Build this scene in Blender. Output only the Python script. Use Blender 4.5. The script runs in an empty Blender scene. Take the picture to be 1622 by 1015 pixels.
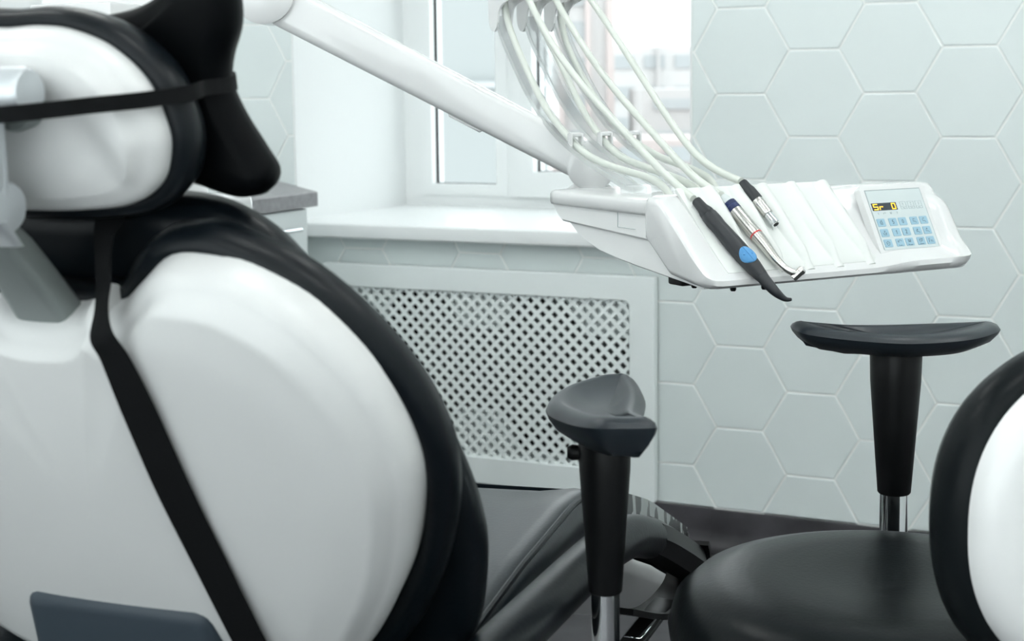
import bpy, bmesh, math
import numpy as np
from mathutils import Matrix, Vector

# ------------------------------------------------------------------ camera, sky, exposure
sc = bpy.context.scene
YAW, PITCH, ROLL = 0.44851, 0.1049, -0.01195
CAM = np.array([0.0, -3.619, 1.165])
FWD = np.array([-math.sin(YAW)*math.cos(PITCH), math.cos(YAW)*math.cos(PITCH), -math.sin(PITCH)])
RH = np.array([math.cos(YAW), math.sin(YAW), 0.0])          # horizontal right of the view
FH = np.array([-math.sin(YAW), math.cos(YAW), 0.0])         # horizontal forward of the view
UP0 = np.cross(RH, FWD)
RIGHT = RH*math.cos(ROLL) + UP0*math.sin(ROLL)
UPV = -RH*math.sin(ROLL) + UP0*math.cos(ROLL)
cam_data = bpy.data.cameras.new('camera')
cam = bpy.data.objects.new('camera', cam_data)
sc.collection.objects.link(cam)
m = Matrix.Identity(4)
for i in range(3):
    m[i][0], m[i][1], m[i][2], m[i][3] = RIGHT[i], UPV[i], -FWD[i], CAM[i]
cam.matrix_world = m
cam_data.sensor_width = 36.0
cam_data.lens = 2421.04/1622*36
cam_data.shift_y = -113.15/1622
cam_data.clip_start = 0.05
cam_data.clip_end = 500
cam_data.dof.use_dof = True
cam_data.dof.focus_distance = 2.05
cam_data.dof.aperture_fstop = 7.5
sc.camera = cam

world = bpy.data.worlds.new('sky')
sc.world = world
world.use_nodes = True
SKY = 2.7
world.node_tree.nodes['Background'].inputs[0].default_value = (0.965, 0.985, 1.0, 1)
world.node_tree.nodes['Background'].inputs[1].default_value = SKY
TUBE_POWER = 17.0
vs = sc.view_settings
vs.view_transform = 'Standard'
vs.look = 'None'
vs.gamma = 1.0
vs.use_curve_mapping = False
vs.exposure = 0.18

col = sc.collection
def V(*a): return np.array(a, float)
def Wr(r, d, z): return V(CAM[0], CAM[1], 0) + RH*r + FH*d + V(0, 0, z)

# ------------------------------------------------------------------ materials
MATS = {}
def mat(name, color, rough=0.5, metal=0.0, spec=0.5, noise=None, bump=None, coat=0.0, coat_rough=0.1):
    mt = bpy.data.materials.new(name); mt.use_nodes = True
    nt = mt.node_tree; b = nt.nodes['Principled BSDF']
    b.inputs['Base Color'].default_value = (*color, 1)
    b.inputs['Roughness'].default_value = rough
    b.inputs['Metallic'].default_value = metal
    b.inputs['Specular IOR Level'].default_value = spec
    b.inputs['Coat Weight'].default_value = coat
    b.inputs['Coat Roughness'].default_value = coat_rough
    tc = nt.nodes.new('ShaderNodeTexCoord')
    if noise:
        scale, amt, detail = noise
        n = nt.nodes.new('ShaderNodeTexNoise'); n.inputs['Scale'].default_value = scale
        n.inputs['Detail'].default_value = detail
        nt.links.new(tc.outputs['Object'], n.inputs['Vector'])
        r = nt.nodes.new('ShaderNodeValToRGB')
        r.color_ramp.elements[0].position = 0.3; r.color_ramp.elements[1].position = 0.7
        r.color_ramp.elements[0].color = (*[c*(1-amt) for c in color], 1)
        r.color_ramp.elements[1].color = (*[min(1, c*(1+amt)) for c in color], 1)
        nt.links.new(n.outputs['Fac'], r.inputs['Fac'])
        nt.links.new(r.outputs['Color'], b.inputs['Base Color'])
    if bump:
        scale, strength, dist = bump
        n2 = nt.nodes.new('ShaderNodeTexNoise'); n2.inputs['Scale'].default_value = scale
        n2.inputs['Detail'].default_value = 3
        nt.links.new(tc.outputs['Object'], n2.inputs['Vector'])
        bp = nt.nodes.new('ShaderNodeBump'); bp.inputs['Strength'].default_value = strength
        bp.inputs['Distance'].default_value = dist
        nt.links.new(n2.outputs['Fac'], bp.inputs['Height'])
        nt.links.new(bp.outputs['Normal'], b.inputs['Normal'])
    MATS[name] = mt
    return mt
def emis(name, color, strength):
    mt = bpy.data.materials.new(name); mt.use_nodes = True
    b = mt.node_tree.nodes['Principled BSDF']
    b.inputs['Base Color'].default_value = (*color, 1)
    b.inputs['Emission Color'].default_value = (*color, 1)
    b.inputs['Emission Strength'].default_value = strength
    MATS[name] = mt
def clear(name, tint, gloss, rough, white=0.0):
    mt = bpy.data.materials.new(name); mt.use_nodes = True
    nt = mt.node_tree; nt.nodes.clear()
    out = nt.nodes.new('ShaderNodeOutputMaterial')
    tr = nt.nodes.new('ShaderNodeBsdfTransparent'); tr.inputs['Color'].default_value = (*tint, 1)
    gl = nt.nodes.new('ShaderNodeBsdfGlossy'); gl.inputs['Roughness'].default_value = rough
    lw0 = nt.nodes.new('ShaderNodeLayerWeight'); lw0.inputs['Blend'].default_value = 0.5
    pw = nt.nodes.new('ShaderNodeMath'); pw.operation = 'POWER'; pw.inputs[1].default_value = 4.0
    nt.links.new(lw0.outputs['Facing'], pw.inputs[0])
    lw = nt.nodes.new('ShaderNodeMath'); lw.operation = 'MULTIPLY_ADD'; lw.inputs[1].default_value = gloss; lw.inputs[2].default_value = 0.03
    nt.links.new(pw.outputs[0], lw.inputs[0])
    mx = nt.nodes.new('ShaderNodeMixShader')
    nt.links.new(lw.outputs[0], mx.inputs[0])
    base = tr
    if white:
        df = nt.nodes.new('ShaderNodeBsdfTranslucent'); df.inputs['Color'].default_value = (0.95, 0.96, 0.96, 1)
        m2 = nt.nodes.new('ShaderNodeMixShader'); m2.inputs[0].default_value = white
        nt.links.new(tr.outputs[0], m2.inputs[1]); nt.links.new(df.outputs[0], m2.inputs[2]); base = m2
    nt.links.new(base.outputs[0], mx.inputs[1]); nt.links.new(gl.outputs[0], mx.inputs[2])
    nt.links.new(mx.outputs[0], out.inputs[0])
    MATS[name] = mt

mat('tile', (0.77, 0.83, 0.825), 0.30, noise=(3.0, 0.02, 2))
mat('grout', (0.95, 0.965, 0.95), 0.7)
mat('plaster', (0.86, 0.88, 0.88), 0.7)
mat('ceiling_white', (0.86, 0.87, 0.87), 0.8)
mat('pvc', (0.86, 0.88, 0.88), 0.3)
mat('sill', (0.92, 0.94, 0.94), 0.3)
mat('cover_white', (0.91, 0.96, 0.955), 0.45)
mat('rad_shaded', (0.14, 0.16, 0.16), 0.4)  # white radiator darkened: shade behind the grille put into its colour
mat('floor_vinyl', (0.05, 0.047, 0.053), 0.40, spec=0.35, noise=(7.0, 0.55, 8))
mat('shell_white', (0.60, 0.605, 0.60), 0.32, coat=0.3, coat_rough=0.2)
mat('gloss_white', (0.74, 0.745, 0.745), 0.18, coat=0.6, coat_rough=0.05)
mat('matte_white', (0.72, 0.74, 0.72), 0.5)
mat('stool_white', (0.74, 0.745, 0.74), 0.32, coat=0.3, coat_rough=0.2)
mat('side_white', (0.92, 0.925, 0.92), 0.4)
mat('leather', (0.003, 0.005, 0.007), 0.34, spec=0.20, bump=(160, 0.10, 0.002))
mat('pillow_black', (0.002, 0.0025, 0.003), 0.42, spec=0.05)
mat('leather_seat', (0.004, 0.008, 0.012), 0.33, spec=0.24, bump=(220, 0.10, 0.002))
mat('stool_leather', (0.006, 0.008, 0.009), 0.31, spec=0.10, bump=(220, 0.10, 0.002))
mat('webbing', (0.003, 0.0035, 0.004), 0.75, spec=0.15, bump=(500, 0.4, 0.001))
mat('black_plastic', (0.004, 0.0045, 0.005), 0.42, spec=0.25)
mat('pad_rubber', (0.014, 0.020, 0.026), 0.36, spec=0.5, bump=(900, 0.15, 0.0005))
mat('grey_plastic', (0.032, 0.044, 0.056), 0.42, spec=0.3)
mat('silver', (0.56, 0.59, 0.61), 0.34, metal=0.55)
mat('stem_grey', (0.22, 0.245, 0.24), 0.42, metal=0.3)
mat('chrome', (0.82, 0.84, 0.85), 0.06, metal=1.0)
mat('steel', (0.62, 0.61, 0.58), 0.24, metal=1.0)
mat('worktop', (0.28, 0.28, 0.29), 0.45, noise=(60, 0.12, 4))
mat('cabinet', (0.74, 0.79, 0.79), 0.35)
mat('hose', (0.66, 0.69, 0.64), 0.4)
mat('hose_grey', (0.60, 0.64, 0.64), 0.4)
mat('hp_black', (0.018, 0.021, 0.025), 0.42, bump=(700, 0.1, 0.0004))
mat('hp_blue', (0.012, 0.025, 0.10), 0.35)
mat('sky_blue', (0.08, 0.30, 0.60), 0.4)
mat('red_ring', (0.55, 0.05, 0.05), 0.4)
mat('panel_sheet', (0.60, 0.665, 0.67), 0.35)
mat('panel_edge', (0.34, 0.40, 0.41), 0.5)
mat('key_blue', (0.31, 0.49, 0.60), 0.4)
mat('key_ink', (0.05, 0.09, 0.13), 0.5)
mat('key_line', (0.42, 0.50, 0.52), 0.5)
mat('lcd', (0.035, 0.05, 0.06), 0.25)
emis('led', (1.0, 0.55, 0.04), 1.3)
emis('tube_light', (0.98, 1.0, 0.99), TUBE_POWER)
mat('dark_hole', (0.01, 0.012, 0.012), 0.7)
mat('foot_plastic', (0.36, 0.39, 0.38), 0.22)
mat('brick_pink', (0.52, 0.45, 0.435), 0.8)
mat('facade_white', (0.57, 0.56, 0.555), 0.8)
mat('facade_cyan', (0.30, 0.318, 0.318), 0.8)
mat('facade_beige', (0.50, 0.485, 0.48), 0.8)
mat('far_window', (0.40, 0.42, 0.43), 0.6)
mat('far_ground', (0.50, 0.49, 0.49), 0.9)
clear('window_glass', (0.95, 0.985, 0.985), 0.6, 0.02)
clear('whip_clear', (0.985, 0.99, 0.99), 0.5, 0.1, 0.42)
# glossy grey foot sheet with dark reflections painted into its colour as irregular blotches
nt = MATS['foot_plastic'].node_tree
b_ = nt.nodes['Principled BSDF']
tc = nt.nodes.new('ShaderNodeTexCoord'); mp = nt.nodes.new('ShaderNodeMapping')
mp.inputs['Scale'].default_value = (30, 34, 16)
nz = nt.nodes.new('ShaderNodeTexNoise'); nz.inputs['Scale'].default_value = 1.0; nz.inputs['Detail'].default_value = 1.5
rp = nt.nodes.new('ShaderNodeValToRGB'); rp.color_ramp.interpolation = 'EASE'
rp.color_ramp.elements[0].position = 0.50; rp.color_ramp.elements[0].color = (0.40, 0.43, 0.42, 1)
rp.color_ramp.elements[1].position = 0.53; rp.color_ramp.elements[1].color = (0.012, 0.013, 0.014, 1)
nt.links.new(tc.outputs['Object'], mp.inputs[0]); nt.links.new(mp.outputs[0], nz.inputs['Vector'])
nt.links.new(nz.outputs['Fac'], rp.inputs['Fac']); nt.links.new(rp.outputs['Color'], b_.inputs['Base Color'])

# ------------------------------------------------------------------ mesh helpers
class G:
    def __init__(s): s.v = []; s.f = []; s.m = []
    def add(s, vs_, fs, mi=0):
        o = len(s.v); s.v += [tuple(map(float, v)) for v in vs_]
        s.f += [tuple(i+o for i in f) for f in fs]; s.m += [mi]*len(fs)
        return s
    def xf(s, fn):
        s.v = [tuple(map(float, fn(np.array(v)))) for v in s.v]; return s

def mk_mesh(name, g, mats, smooth=True, angle=40):
    me = bpy.data.meshes.new(name)
    me.from_pydata(g.v, [], g.f); me.update()
    bm = bmesh.new(); bm.from_mesh(me)
    bmesh.ops.remove_doubles(bm, verts=bm.verts, dist=1e-6)
    bmesh.ops.recalc_face_normals(bm, faces=bm.faces)
    bm.to_mesh(me); bm.free()
    if isinstance(mats, str): mats = [mats]
    for k in mats: me.materials.append(MATS[k])
    if len(mats) > 1 and len(me.polygons) == len(g.m):
        me.polygons.foreach_set('material_index', g.m)
    if smooth:
        me.polygons.foreach_set('use_smooth', [True]*len(me.polygons))
        me.set_sharp_from_angle(angle=math.radians(angle))
    return me
def obj(name, g, mats, parent=None, smooth=True, angle=40, label=None, loc=None):
    me = g if isinstance(g, bpy.types.Mesh) else mk_mesh(name, g, mats, smooth, angle)
    o = bpy.data.objects.new(name, me); col.objects.link(o)
    if parent is not None: o.parent = parent
    if loc is not None: o.location = loc
    if label: o['label'] = label
    return o
def tag(o, label, cat, group=None):
    o['label'] = label; o['category'] = cat
    if group: o['group'] = group
    return o
def thing(name, label, cat, loc, rotz=0.0, group=None):
    o = bpy.data.objects.new(name, None); col.objects.link(o)
    o.location = tuple(map(float, loc)); o.rotation_euler = (0, 0, rotz); o.empty_display_size = 0.1
    return tag(o, label, cat, group)
def struct(name, g, mats, parent=None, smooth=False, label=None):
    o = obj(name, g, mats, parent, smooth)
    if parent is None: o['kind'] = 'structure'
    if label: o['label'] = label
    return o

def box(g, x0, x1, y0, y1, z0, z1, mi=0):
    vs_ = [(x, y, z) for x in (x0, x1) for y in (y0, y1) for z in (z0, z1)]
    g.add(vs_, [(0,1,3,2), (4,6,7,5), (0,4,5,1), (2,3,7,6), (0,2,6,4), (1,5,7,3)], mi); return g
def rbox(g, x0, x1, y0, y1, z0, z1, r, seg=3, fn=None, mi=0):
    bm = bmesh.new(); bmesh.ops.create_cube(bm, size=1)
    for v in bm.verts:
        v.co = Vector((x0+(v.co.x+.5)*(x1-x0), y0+(v.co.y+.5)*(y1-y0), z0+(v.co.z+.5)*(z1-z0)))
    bmesh.ops.bevel(bm, geom=bm.edges[:], offset=r, segments=seg, profile=0.5, affect='EDGES', clamp_overlap=True)
    bm.verts.index_update()
    vs_ = [np.array(v.co) for v in bm.verts]
    if fn: vs_ = [fn(v) for v in vs_]
    g.add(vs_, [tuple(v.index for v in f.verts) for f in bm.faces], mi); bm.free(); return g
def catmull(pts, n=8, closed=False):
    P = [np.array(p, float) for p in pts]; N = len(P); out = []
    rng = range(N if closed else N-1)
    for i in rng:
        if closed: p0, p1, p2, p3 = P[(i-1) % N], P[i], P[(i+1) % N], P[(i+2) % N]
        else: p0, p1, p2, p3 = P[max(i-1, 0)], P[i], P[i+1], P[min(i+2, N-1)]
        for k in range(n):
            t = k/n
            out.append(0.5*((2*p1)+(-p0+p2)*t+(2*p0-5*p1+4*p2-p3)*t*t+(-p0+3*p1-3*p2+p3)*t**3))
    if not closed: out.append(P[-1])
    return out
def resample(pts, N, closed=True):
    P = np.array(pts); Q = np.vstack([P, P[:1]]) if closed else P
    d = np.r_[0, np.cumsum(np.linalg.norm(np.diff(Q, axis=0), axis=1))]
    t = np.linspace(0, d[-1], N+1)[:-1] if closed else np.linspace(0, d[-1], N)
    return np.stack([np.interp(t, d, Q[:, k]) for k in range(P.shape[1])], 1)
def loft(g, rings, cap0=True, cap1=True, closed=True, mi=0):
    n = len(rings[0]); vs_ = [p for r in rings for p in r]; fs = []
    for i in range(len(rings)-1):
        for j in range(n if closed else n-1):
            a, b2 = i*n+j, i*n+(j+1) % n
            fs.append((a, b2, b2+n, a+n))
    if cap0: fs.append(tuple(range(n))[::-1])
    if cap1: fs.append(tuple((len(rings)-1)*n+j for j in range(n)))
    g.add(vs_, fs, mi); return g
def frames(P):
    P = [np.array(p, float) for p in P]; T = []
    for i in range(len(P)):
        t = P[min(i+1, len(P)-1)]-P[max(i-1, 0)]; T.append(t/np.linalg.norm(t))
    u = np.cross(T[0], V(0, 0, 1))
    if np.linalg.norm(u) < 1e-3: u = np.cross(T[0], V(0, 1, 0))
    u /= np.linalg.norm(u); out = []
    for t in T:
        u = u-t*(u@t); u /= np.linalg.norm(u); out.append((t, u, np.cross(t, u)))
    return out
def tube(g, pts, r, n=14, sm=6, caps=True, mi=0, flat=None):
    P = catmull(pts, sm) if sm > 1 else [np.array(p, float) for p in pts]
    if np.isscalar(r): rad = [r]*len(P)
    else:
        rr = np.array(r, float); rad = np.interp(np.linspace(0, len(rr)-1, len(P)), range(len(rr)), rr)
    rings = []
    for (t, u, w), p, q in zip(frames(P), P, rad):
        rings.append([p+(u*math.cos(2*math.pi*k/n)+w*math.sin(2*math.pi*k/n)*(flat or 1))*q for k in range(n)])
    return loft(g, rings, caps, caps, mi=mi)
def lathe(g, prof, p0, axis, n=32, mi=0, ref=None):
    """prof: list of (radius, distance along axis)"""
    axis = np.array(axis, float)/np.linalg.norm(axis)
    u = np.cross(axis, V(0, 0, 1) if abs(axis[2]) < .9 else V(1, 0, 0)); u /= np.linalg.norm(u); w = np.cross(axis, u)
    rings = [[np.array(p0)+axis*h+(u*math.cos(2*math.pi*k/n)+w*math.sin(2*math.pi*k/n))*max(r, 1e-5) for k in range(n)] for r, h in prof]
    return loft(g, rings, True, True, mi=mi)
def ribbon(g, pts, normals, width, thick, sm=8, mi=0):
    P = catmull(pts, sm); Nn = catmull(normals, sm); rings = []
    wl = np.interp(np.linspace(0, 1, len(P)), np.linspace(0, 1, len(width)), width) if not np.isscalar(width) else [width]*len(P)
    for i, p in enumerate(P):
        width = wl[i]
        t = P[min(i+1, len(P)-1)]-P[max(i-1, 0)]; t /= np.linalg.norm(t)
        nn = Nn[i]-t*(Nn[i]@t); nn /= np.linalg.norm(nn); s = np.cross(t, nn)
        rings.append([p+s*width/2, p+s*width/2+nn*thick, p-s*width/2+nn*thick, p-s*width/2])
    return loft(g, rings, mi=mi)
def inward(out):
    P = np.array(out); t = np.roll(P, -1, 0)-np.roll(P, 1, 0); t /= np.linalg.norm(t, axis=1)[:, None]
    area = 0.5*np.sum(P[:, 0]*np.roll(P[:, 1], -1)-np.roll(P[:, 0], -1)*P[:, 1])
    n = np.stack([-t[:, 1], t[:, 0]], 1)
    return n if area > 0 else -n
def smooth_cols(A, k=3):
    for _ in range(k): A = (np.roll(A, 1, 0)+2*A+np.roll(A, -1, 0))/4
    return A
def cushion(g, outline, layers, center, depth, fills=(0.85, .7, .55, .4, .25, .12), side=0, mi=0, fn=None):
    """layers: (inset, y) rings from one face round the edge to the other; first and last face filled to the centre.
    depth(face, x, z, y) -> y of the inner rings."""
    P = np.array(outline); N = inward(P); N = smooth_cols(N, 4); N /= np.linalg.norm(N, axis=1)[:, None]
    c = np.array(center); rings = []
    def ring(Q, y): return [(q[0], yy, q[1]) for q, yy in zip(Q, y)]
    f0 = P+N*layers[0][0]; f1 = P+N*layers[-1][0]
    for s in reversed(fills):
        Q = c+(f0-c)*s; rings.append(ring(Q, [depth(0, q[0], q[1], layers[0][1], s) for q in Q]))
    for ins, y in layers:
        Q = P+N*ins; rings.append(ring(Q, [y]*len(Q)))
    for s in fills:
        Q = c+(f1-c)*s; rings.append(ring(Q, [depth(1, q[0], q[1], layers[-1][1], s) for q in Q]))
    if fn: rings = [[fn(np.array(p)) for p in r] for r in rings]
    return loft(g, rings, True, True, mi=mi)
def sstep(a, b2, x):
    t = min(1, max(0, (x-a)/(b2-a))); return t*t*(3-2*t)

# ------------------------------------------------------------------ the room
XL, XR, YB, H = -2.85, 1.30, -5.3, 2.75
WX0, WX1, WD = -2.416, -1.243, 0.62           # window recess
SILL = 0.80
g = G(); box(g, XL-.1, XR+.1, YB-.1, 0.0, -0.05, 0.0); struct('floor', g, 'floor_vinyl')
g = G(); box(g, XL-.1, XR+.1, YB-.1, 0.0, H, H+.05); struct('ceiling', g, 'ceiling_white')
g = G(); box(g, XL-.1, XL, YB, 0.0, 0, H); struct('wall_left', g, 'plaster')
g = G(); box(g, XR, XR+.1, YB, 0.0, 0, H); struct('wall_right', g, 'plaster')
RW0, RW1, RZ0, RZ1 = -2.7, 1.2, .25, 2.6  # opening for the added fill window
g = G(); box(g, XL-.1, RW0, YB-.1, YB, 0, H); box(g, RW1, XR+.1, YB-.1, YB, 0, H); box(g, RW0, RW1, YB-.1, YB, 0, RZ0); box(g, RW0, RW1, YB-.1, YB, RZ1, H); struct('wall_front', g, 'plaster')
g = G()
box(g, WX1, XR+.1, 0, .72, 0, H); box(g, XL-.1, WX0, 0, .72, 0, H)
box(g, WX0, WX1, 0, .72, 2.25, H)
box(g, WX0, WX1, .20, .72, 0, SILL-.04)
box(g, WX0, WX1, 0, .20, 0, .14); box(g, WX0, WX1, 0, .20, .66, SILL-.04)
box(g, WX0, -2.28, 0, .20, .14, .66); box(g, -1.37, WX1, 0, .20, .14, .66)
wall_back = struct('wall_back', g, 'grout')
g = G(); box(g, WX0, WX0+.004, -.001, WD, SILL, 2.25); struct('trim_1', g, 'plaster')
g = G(); box(g, WX1-.004, WX1, -.001, WD, SILL, 2.25); struct('trim_2', g, 'plaster')
# hexagon wall tiles
TS = 0.12; TH = math.sqrt(3)*TS; TX0, TZ0 = -1.1168, 1.3515
GAP, TT, BV = 0.0027, 0.0032, 0.0012
hexagon = [(TS*math.cos(math.radians(60*k)), TS*math.sin(math.radians(60*k))) for k in range(6)]
def clip(poly, nx, nz, c):                      # keep nx*x+nz*z <= c
    out = []
    for i in range(len(poly)):
        p, q = poly[i], poly[(i+1) % len(poly)]
        dp, dq = nx*p[0]+nz*p[1]-c, nx*q[0]+nz*q[1]-c
        if dp <= 0: out.append(p)
        if dp*dq < 0:
            t = dp/(dp-dq); out.append((p[0]+(q[0]-p[0])*t, p[1]+(q[1]-p[1])*t))
    return out
def inset(poly, d):
    n = len(poly); out = []
    for i in range(n):
        p0, p1, p2 = [np.array(poly[(i+k) % n]) for k in (-1, 0, 1)]
        a = p1-p0; b2 = p2-p1
        if np.linalg.norm(a) < 1e-5 or np.linalg.norm(b2) < 1e-5: out.append(p1); continue
        a /= np.linalg.norm(a); b2 /= np.linalg.norm(b2)
        n1, n2 = V(-a[1], a[0]), V(-b2[1], b2[0])
        den = 1+n1@n2
        out.append(p1+(n1+n2)*d/max(den, .15))
    return [tuple(p) for p in out]
def tile_mesh(poly):
    g = G(); p = inset(poly, GAP); q = inset(poly, GAP+BV)
    n = len(p)
    r0 = [(x, 0.0, z) for x, z in p]; r1 = [(x, -TT+BV*.8, z) for x, z in p]; r2 = [(x, -TT, z) for x, z in q]
    loft(g, [r0, r1, r2], False, True)
    return mk_mesh('tile', g, 'tile', False)
whole = tile_mesh(hexagon)
for c in range(-10, 14):
    cx = TX0+1.5*TS*c
    for r in range(-8, 8):
        cz = TZ0-TH*(r+(.5 if c % 2 == 0 else 0.0))
        poly = [(cx+x, cz+z) for x, z in hexagon]
        if cx+TS < XL or cx-TS > XR or cz-TH/2 > H or cz+TH/2 < .103: continue
        pieces = [poly]
        full = True
        def cut(P, *a):
            Q = clip(P, *a); return Q
        if cx-TS < XL: poly = cut(poly, -1, 0, -XL); full = False
        if cx+TS > XR: poly = cut(poly, 1, 0, XR); full = False
        if cz+TH/2 > H: poly = cut(poly, 0, 1, H); full = False
        if cz-TH/2 < .103: poly = cut(poly, 0, -1, -.103); full = False
        pieces = [poly]
        inx = cx+TS > WX0 and cx-TS < WX1
        if inx and cz+TH/2 > SILL-.02 and cz-TH/2 < 2.25:
            full = False
            low = clip(poly, 0, 1, SILL-.02); hi = clip(poly, 0, -1, -2.25)
            rest = clip(clip(poly, 0, -1, -(SILL-.02)), 0, 1, 2.25)
            pieces = [low, hi]
            if cx > (WX0+WX1)/2: pieces.append(clip(rest, -1, 0, -WX1))
            else: pieces.append(clip(rest, 1, 0, WX0))
            if len(pieces[2]) > 2 and (len(low) < 3 or True):
                # a tile that only crosses the side of the opening stays one piece
                xs = [p[0] for p in poly]
                if min(p[1] for p in poly) >= SILL-.02 and max(p[1] for p in poly) <= 2.25: pieces = [pieces[2]]
        for P in pieces:
            if len(P) < 3: continue
            # drop pieces that the radiator cover hides completely
            if all(-2.30 < p[0] < -1.345 and .13 < p[1] < .67 for p in P): continue
            xs = [p[0] for p in P]; zs = [p[1] for p in P]
            if max(xs)-min(xs) < .012 or max(zs)-min(zs) < .012: continue
            if full: obj('tile', whole, None, wall_back, loc=(cx, 0, cz))
            else:
                mx, mz = sum(xs)/len(xs), sum(zs)/len(zs)
                obj('tile', tile_mesh([(p[0]-mx, p[1]-mz) for p in P]), None, wall_back, loc=(mx, 0, mz))
# coved vinyl skirting
prof = [(-.0085, .102), (-.010, .095), (-.010, .05), (-.013, .03), (-.022, .014), (-.036, .004), (-.055, .001), (-.055, 0.0), (0, 0), (0, .102)]
g = G(); loft(g, [[(x, y, z) for y, z in prof] for x in (XL, XR)]); struct('baseboard_back', g, 'floor_vinyl', smooth=True)

# ------------------------------------------------------------------ window
g = G(); 
WB, WT = SILL, 2.25
def frame_ring(g, x0, x1, z0, z1, w, y0, y1, wb=None, wt=None):
    wb = wb or w; wt = wt or w
    box(g, x0, x0+w, y0, y1, z0, z1); box(g, x1-w, x1, y0, y1, z0, z1)
    box(g, x0+w, x1-w, y0, y1, z0, z0+wb); box(g, x0+w, x1-w, y0, y1, z1-wt, z1)
frame_ring(g, WX0+.004, WX1-.004, WB, WT, .062, .62, .70, .034)
window = struct('window_1', g, 'pvc')
g = G(); box(g, -2.085, -2.02, .615, .70, WB+.03, WT-.06); obj('mullion', g, 'pvc', window, False)
g = G(); frame_ring(g, -2.352, -2.047, WB+.034, WT-.06, .04, .612, .69, .034); left_sash = obj('sash', g, 'pvc', window, False)
g = G(); box(g, -2.314, -2.083, .655, .663, .866, WT-.09); obj('pane', g, 'window_glass', left_sash, False)
g = G(); frame_ring(g, -2.02, -1.30, WB+.033, WT-.06, .062, .602, .69, .076); right_sash = obj('sash', g, 'pvc', window, False)
g = G(); box(g, -1.960, -1.360, .655, .663, .907, WT-.12); obj('pane', g, 'window_glass', right_sash, False)
for (a0, a1, z0, o_) in ((-2.314, -2.083, .866, left_sash), (-1.960, -1.360, .907, right_sash)):
    g = G(); frame_ring(g, a0, a1, z0, WT-.10, .004, .640, .656); obj('gasket', g, 'dark_hole', o_, False)
g = G(); rbox(g, WX0-.04, WX1+.05, -.055, .625, SILL-.04, SILL, .006)
obj('window_sill', g, 'sill', window, True, label='deep white window sill board')
g = G(); lathe(g, [(.004, 0), (.011, .002), (.011, .012), (.006, .016)], (WX0-.03, -.055, SILL-.015), (0, -1, 0), 16); obj('sill_bolt', g, 'grey_plastic', window)

g = G(); frame_ring(g, RW0, RW1, RZ0, RZ1, .06, YB-.09, YB-.02)
for k in (1, 2): box(g, RW0+(RW1-RW0)*k/3-.04, RW0+(RW1-RW0)*k/3+.04, YB-.09, YB-.02, RZ0+.06, RZ1-.06)
fill_window = struct('added_fill_window', g, 'pvc')  # assumed window behind the camera, added for soft frontal light
for k in range(3):
    g = G(); box(g, RW0+.05+(RW1-RW0)*k/3, RW0+(RW1-RW0)*(k+1)/3-.05, YB-.06, YB-.055, RZ0+.05, RZ1-.05); obj('pane', g, 'window_glass', fill_window, False)  # panes of the added fill window

# ------------------------------------------------------------------ beyond the window
g = G(); box(g, -260, 120, 14, 300, -14.2, -14); struct('ground', g, 'far_ground')
def facade(root, ox, oy, ang, width, z0, z1, depth, wallm, floor_h, win, bandm, cols=None):
    g = G(); rbox(g, 0, width, 0, depth, z0, z1, .05, 1); obj('wall', g, wallm, root, False)
    ww, wh, gapx = win
    sh = G(); box(sh, 0, ww, -.12, .05, 0, wh); me = mk_mesh('window', sh, 'far_window', False)
    z = z1-floor_h; 
    while z > z0+.5:
        x = gapx
        while x+ww < width-gapx*.5:
            obj('window', me, None, root, loc=(x, 0, z+(floor_h-wh)/2)); x += ww+gapx
        z -= floor_h
    for p in (cols or []):
        g = G(); box(g, p[0], p[1], -.35, .02, z0, z1); obj('pilaster', g, p[2], root, False)
def pxat(px, py, d):
    D = FWD*2421.04+RIGHT*(px-811)-UPV*(py-394.35)
    return CAM+D*d/(D@FH)
def building(name, label, px0, px1, ytop, d, wallm, floor_h, win, cols=None, depth=12, band=None):
    p0, p1 = pxat(px0, ytop, d), pxat(px1, ytop, d)
    v = p1-p0; ang = math.atan2(v[1], v[0]); w = math.hypot(v[0], v[1])
    t = thing(name, label, 'building', (p0[0], p0[1], -14), ang)
    facade(t, 0, 0, ang, w, 0, p0[2]+14, depth, wallm, floor_h, win, None, cols)
    for (z0, z1, mname, dd) in (band or []):
        g = G(); box(g, -.05, w+.05, -dd, .02, z0+14, z1+14); obj('band', g, mname, t, False)
    return t
building('apartment_tower', 'tall pale apartment tower with pink brick pilasters beyond the window', 880, 968, -330, 62, 'facade_white', 1.45, (.75, .8, .42),
         [(0, .22, 'brick_pink'), (1.1, 1.3, 'brick_pink'), (1.95, 2.25, 'brick_pink')], 8)
building('office_block', 'long low pale office block with window bands beyond the window', 955, 1290, 74, 75, 'facade_white', 1.5, (1.0, .62, .5),
         [(2.6, 2.75, 'facade_beige')], 10)
building('low_annex', 'flat roofed low annex with dark ribbon windows in front of office block', 1015, 1250, 140, 58, 'facade_beige', 1.2, (2.0, .38, .5), None, 6)
building('side_block', 'pale cyan blank block seen through the narrow window pane', 560, 862, -420, 40, 'facade_cyan', 40, (.8, 1, 90), None, 10,
         [(1.18, 1.34, 'far_window', .3)])
building('brick_shed', 'pale brick garage row low beyond the window', 880, 1400, 222, 50, 'brick_pink', 1.0, (.9, .5, .6), None, 5)

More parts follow.
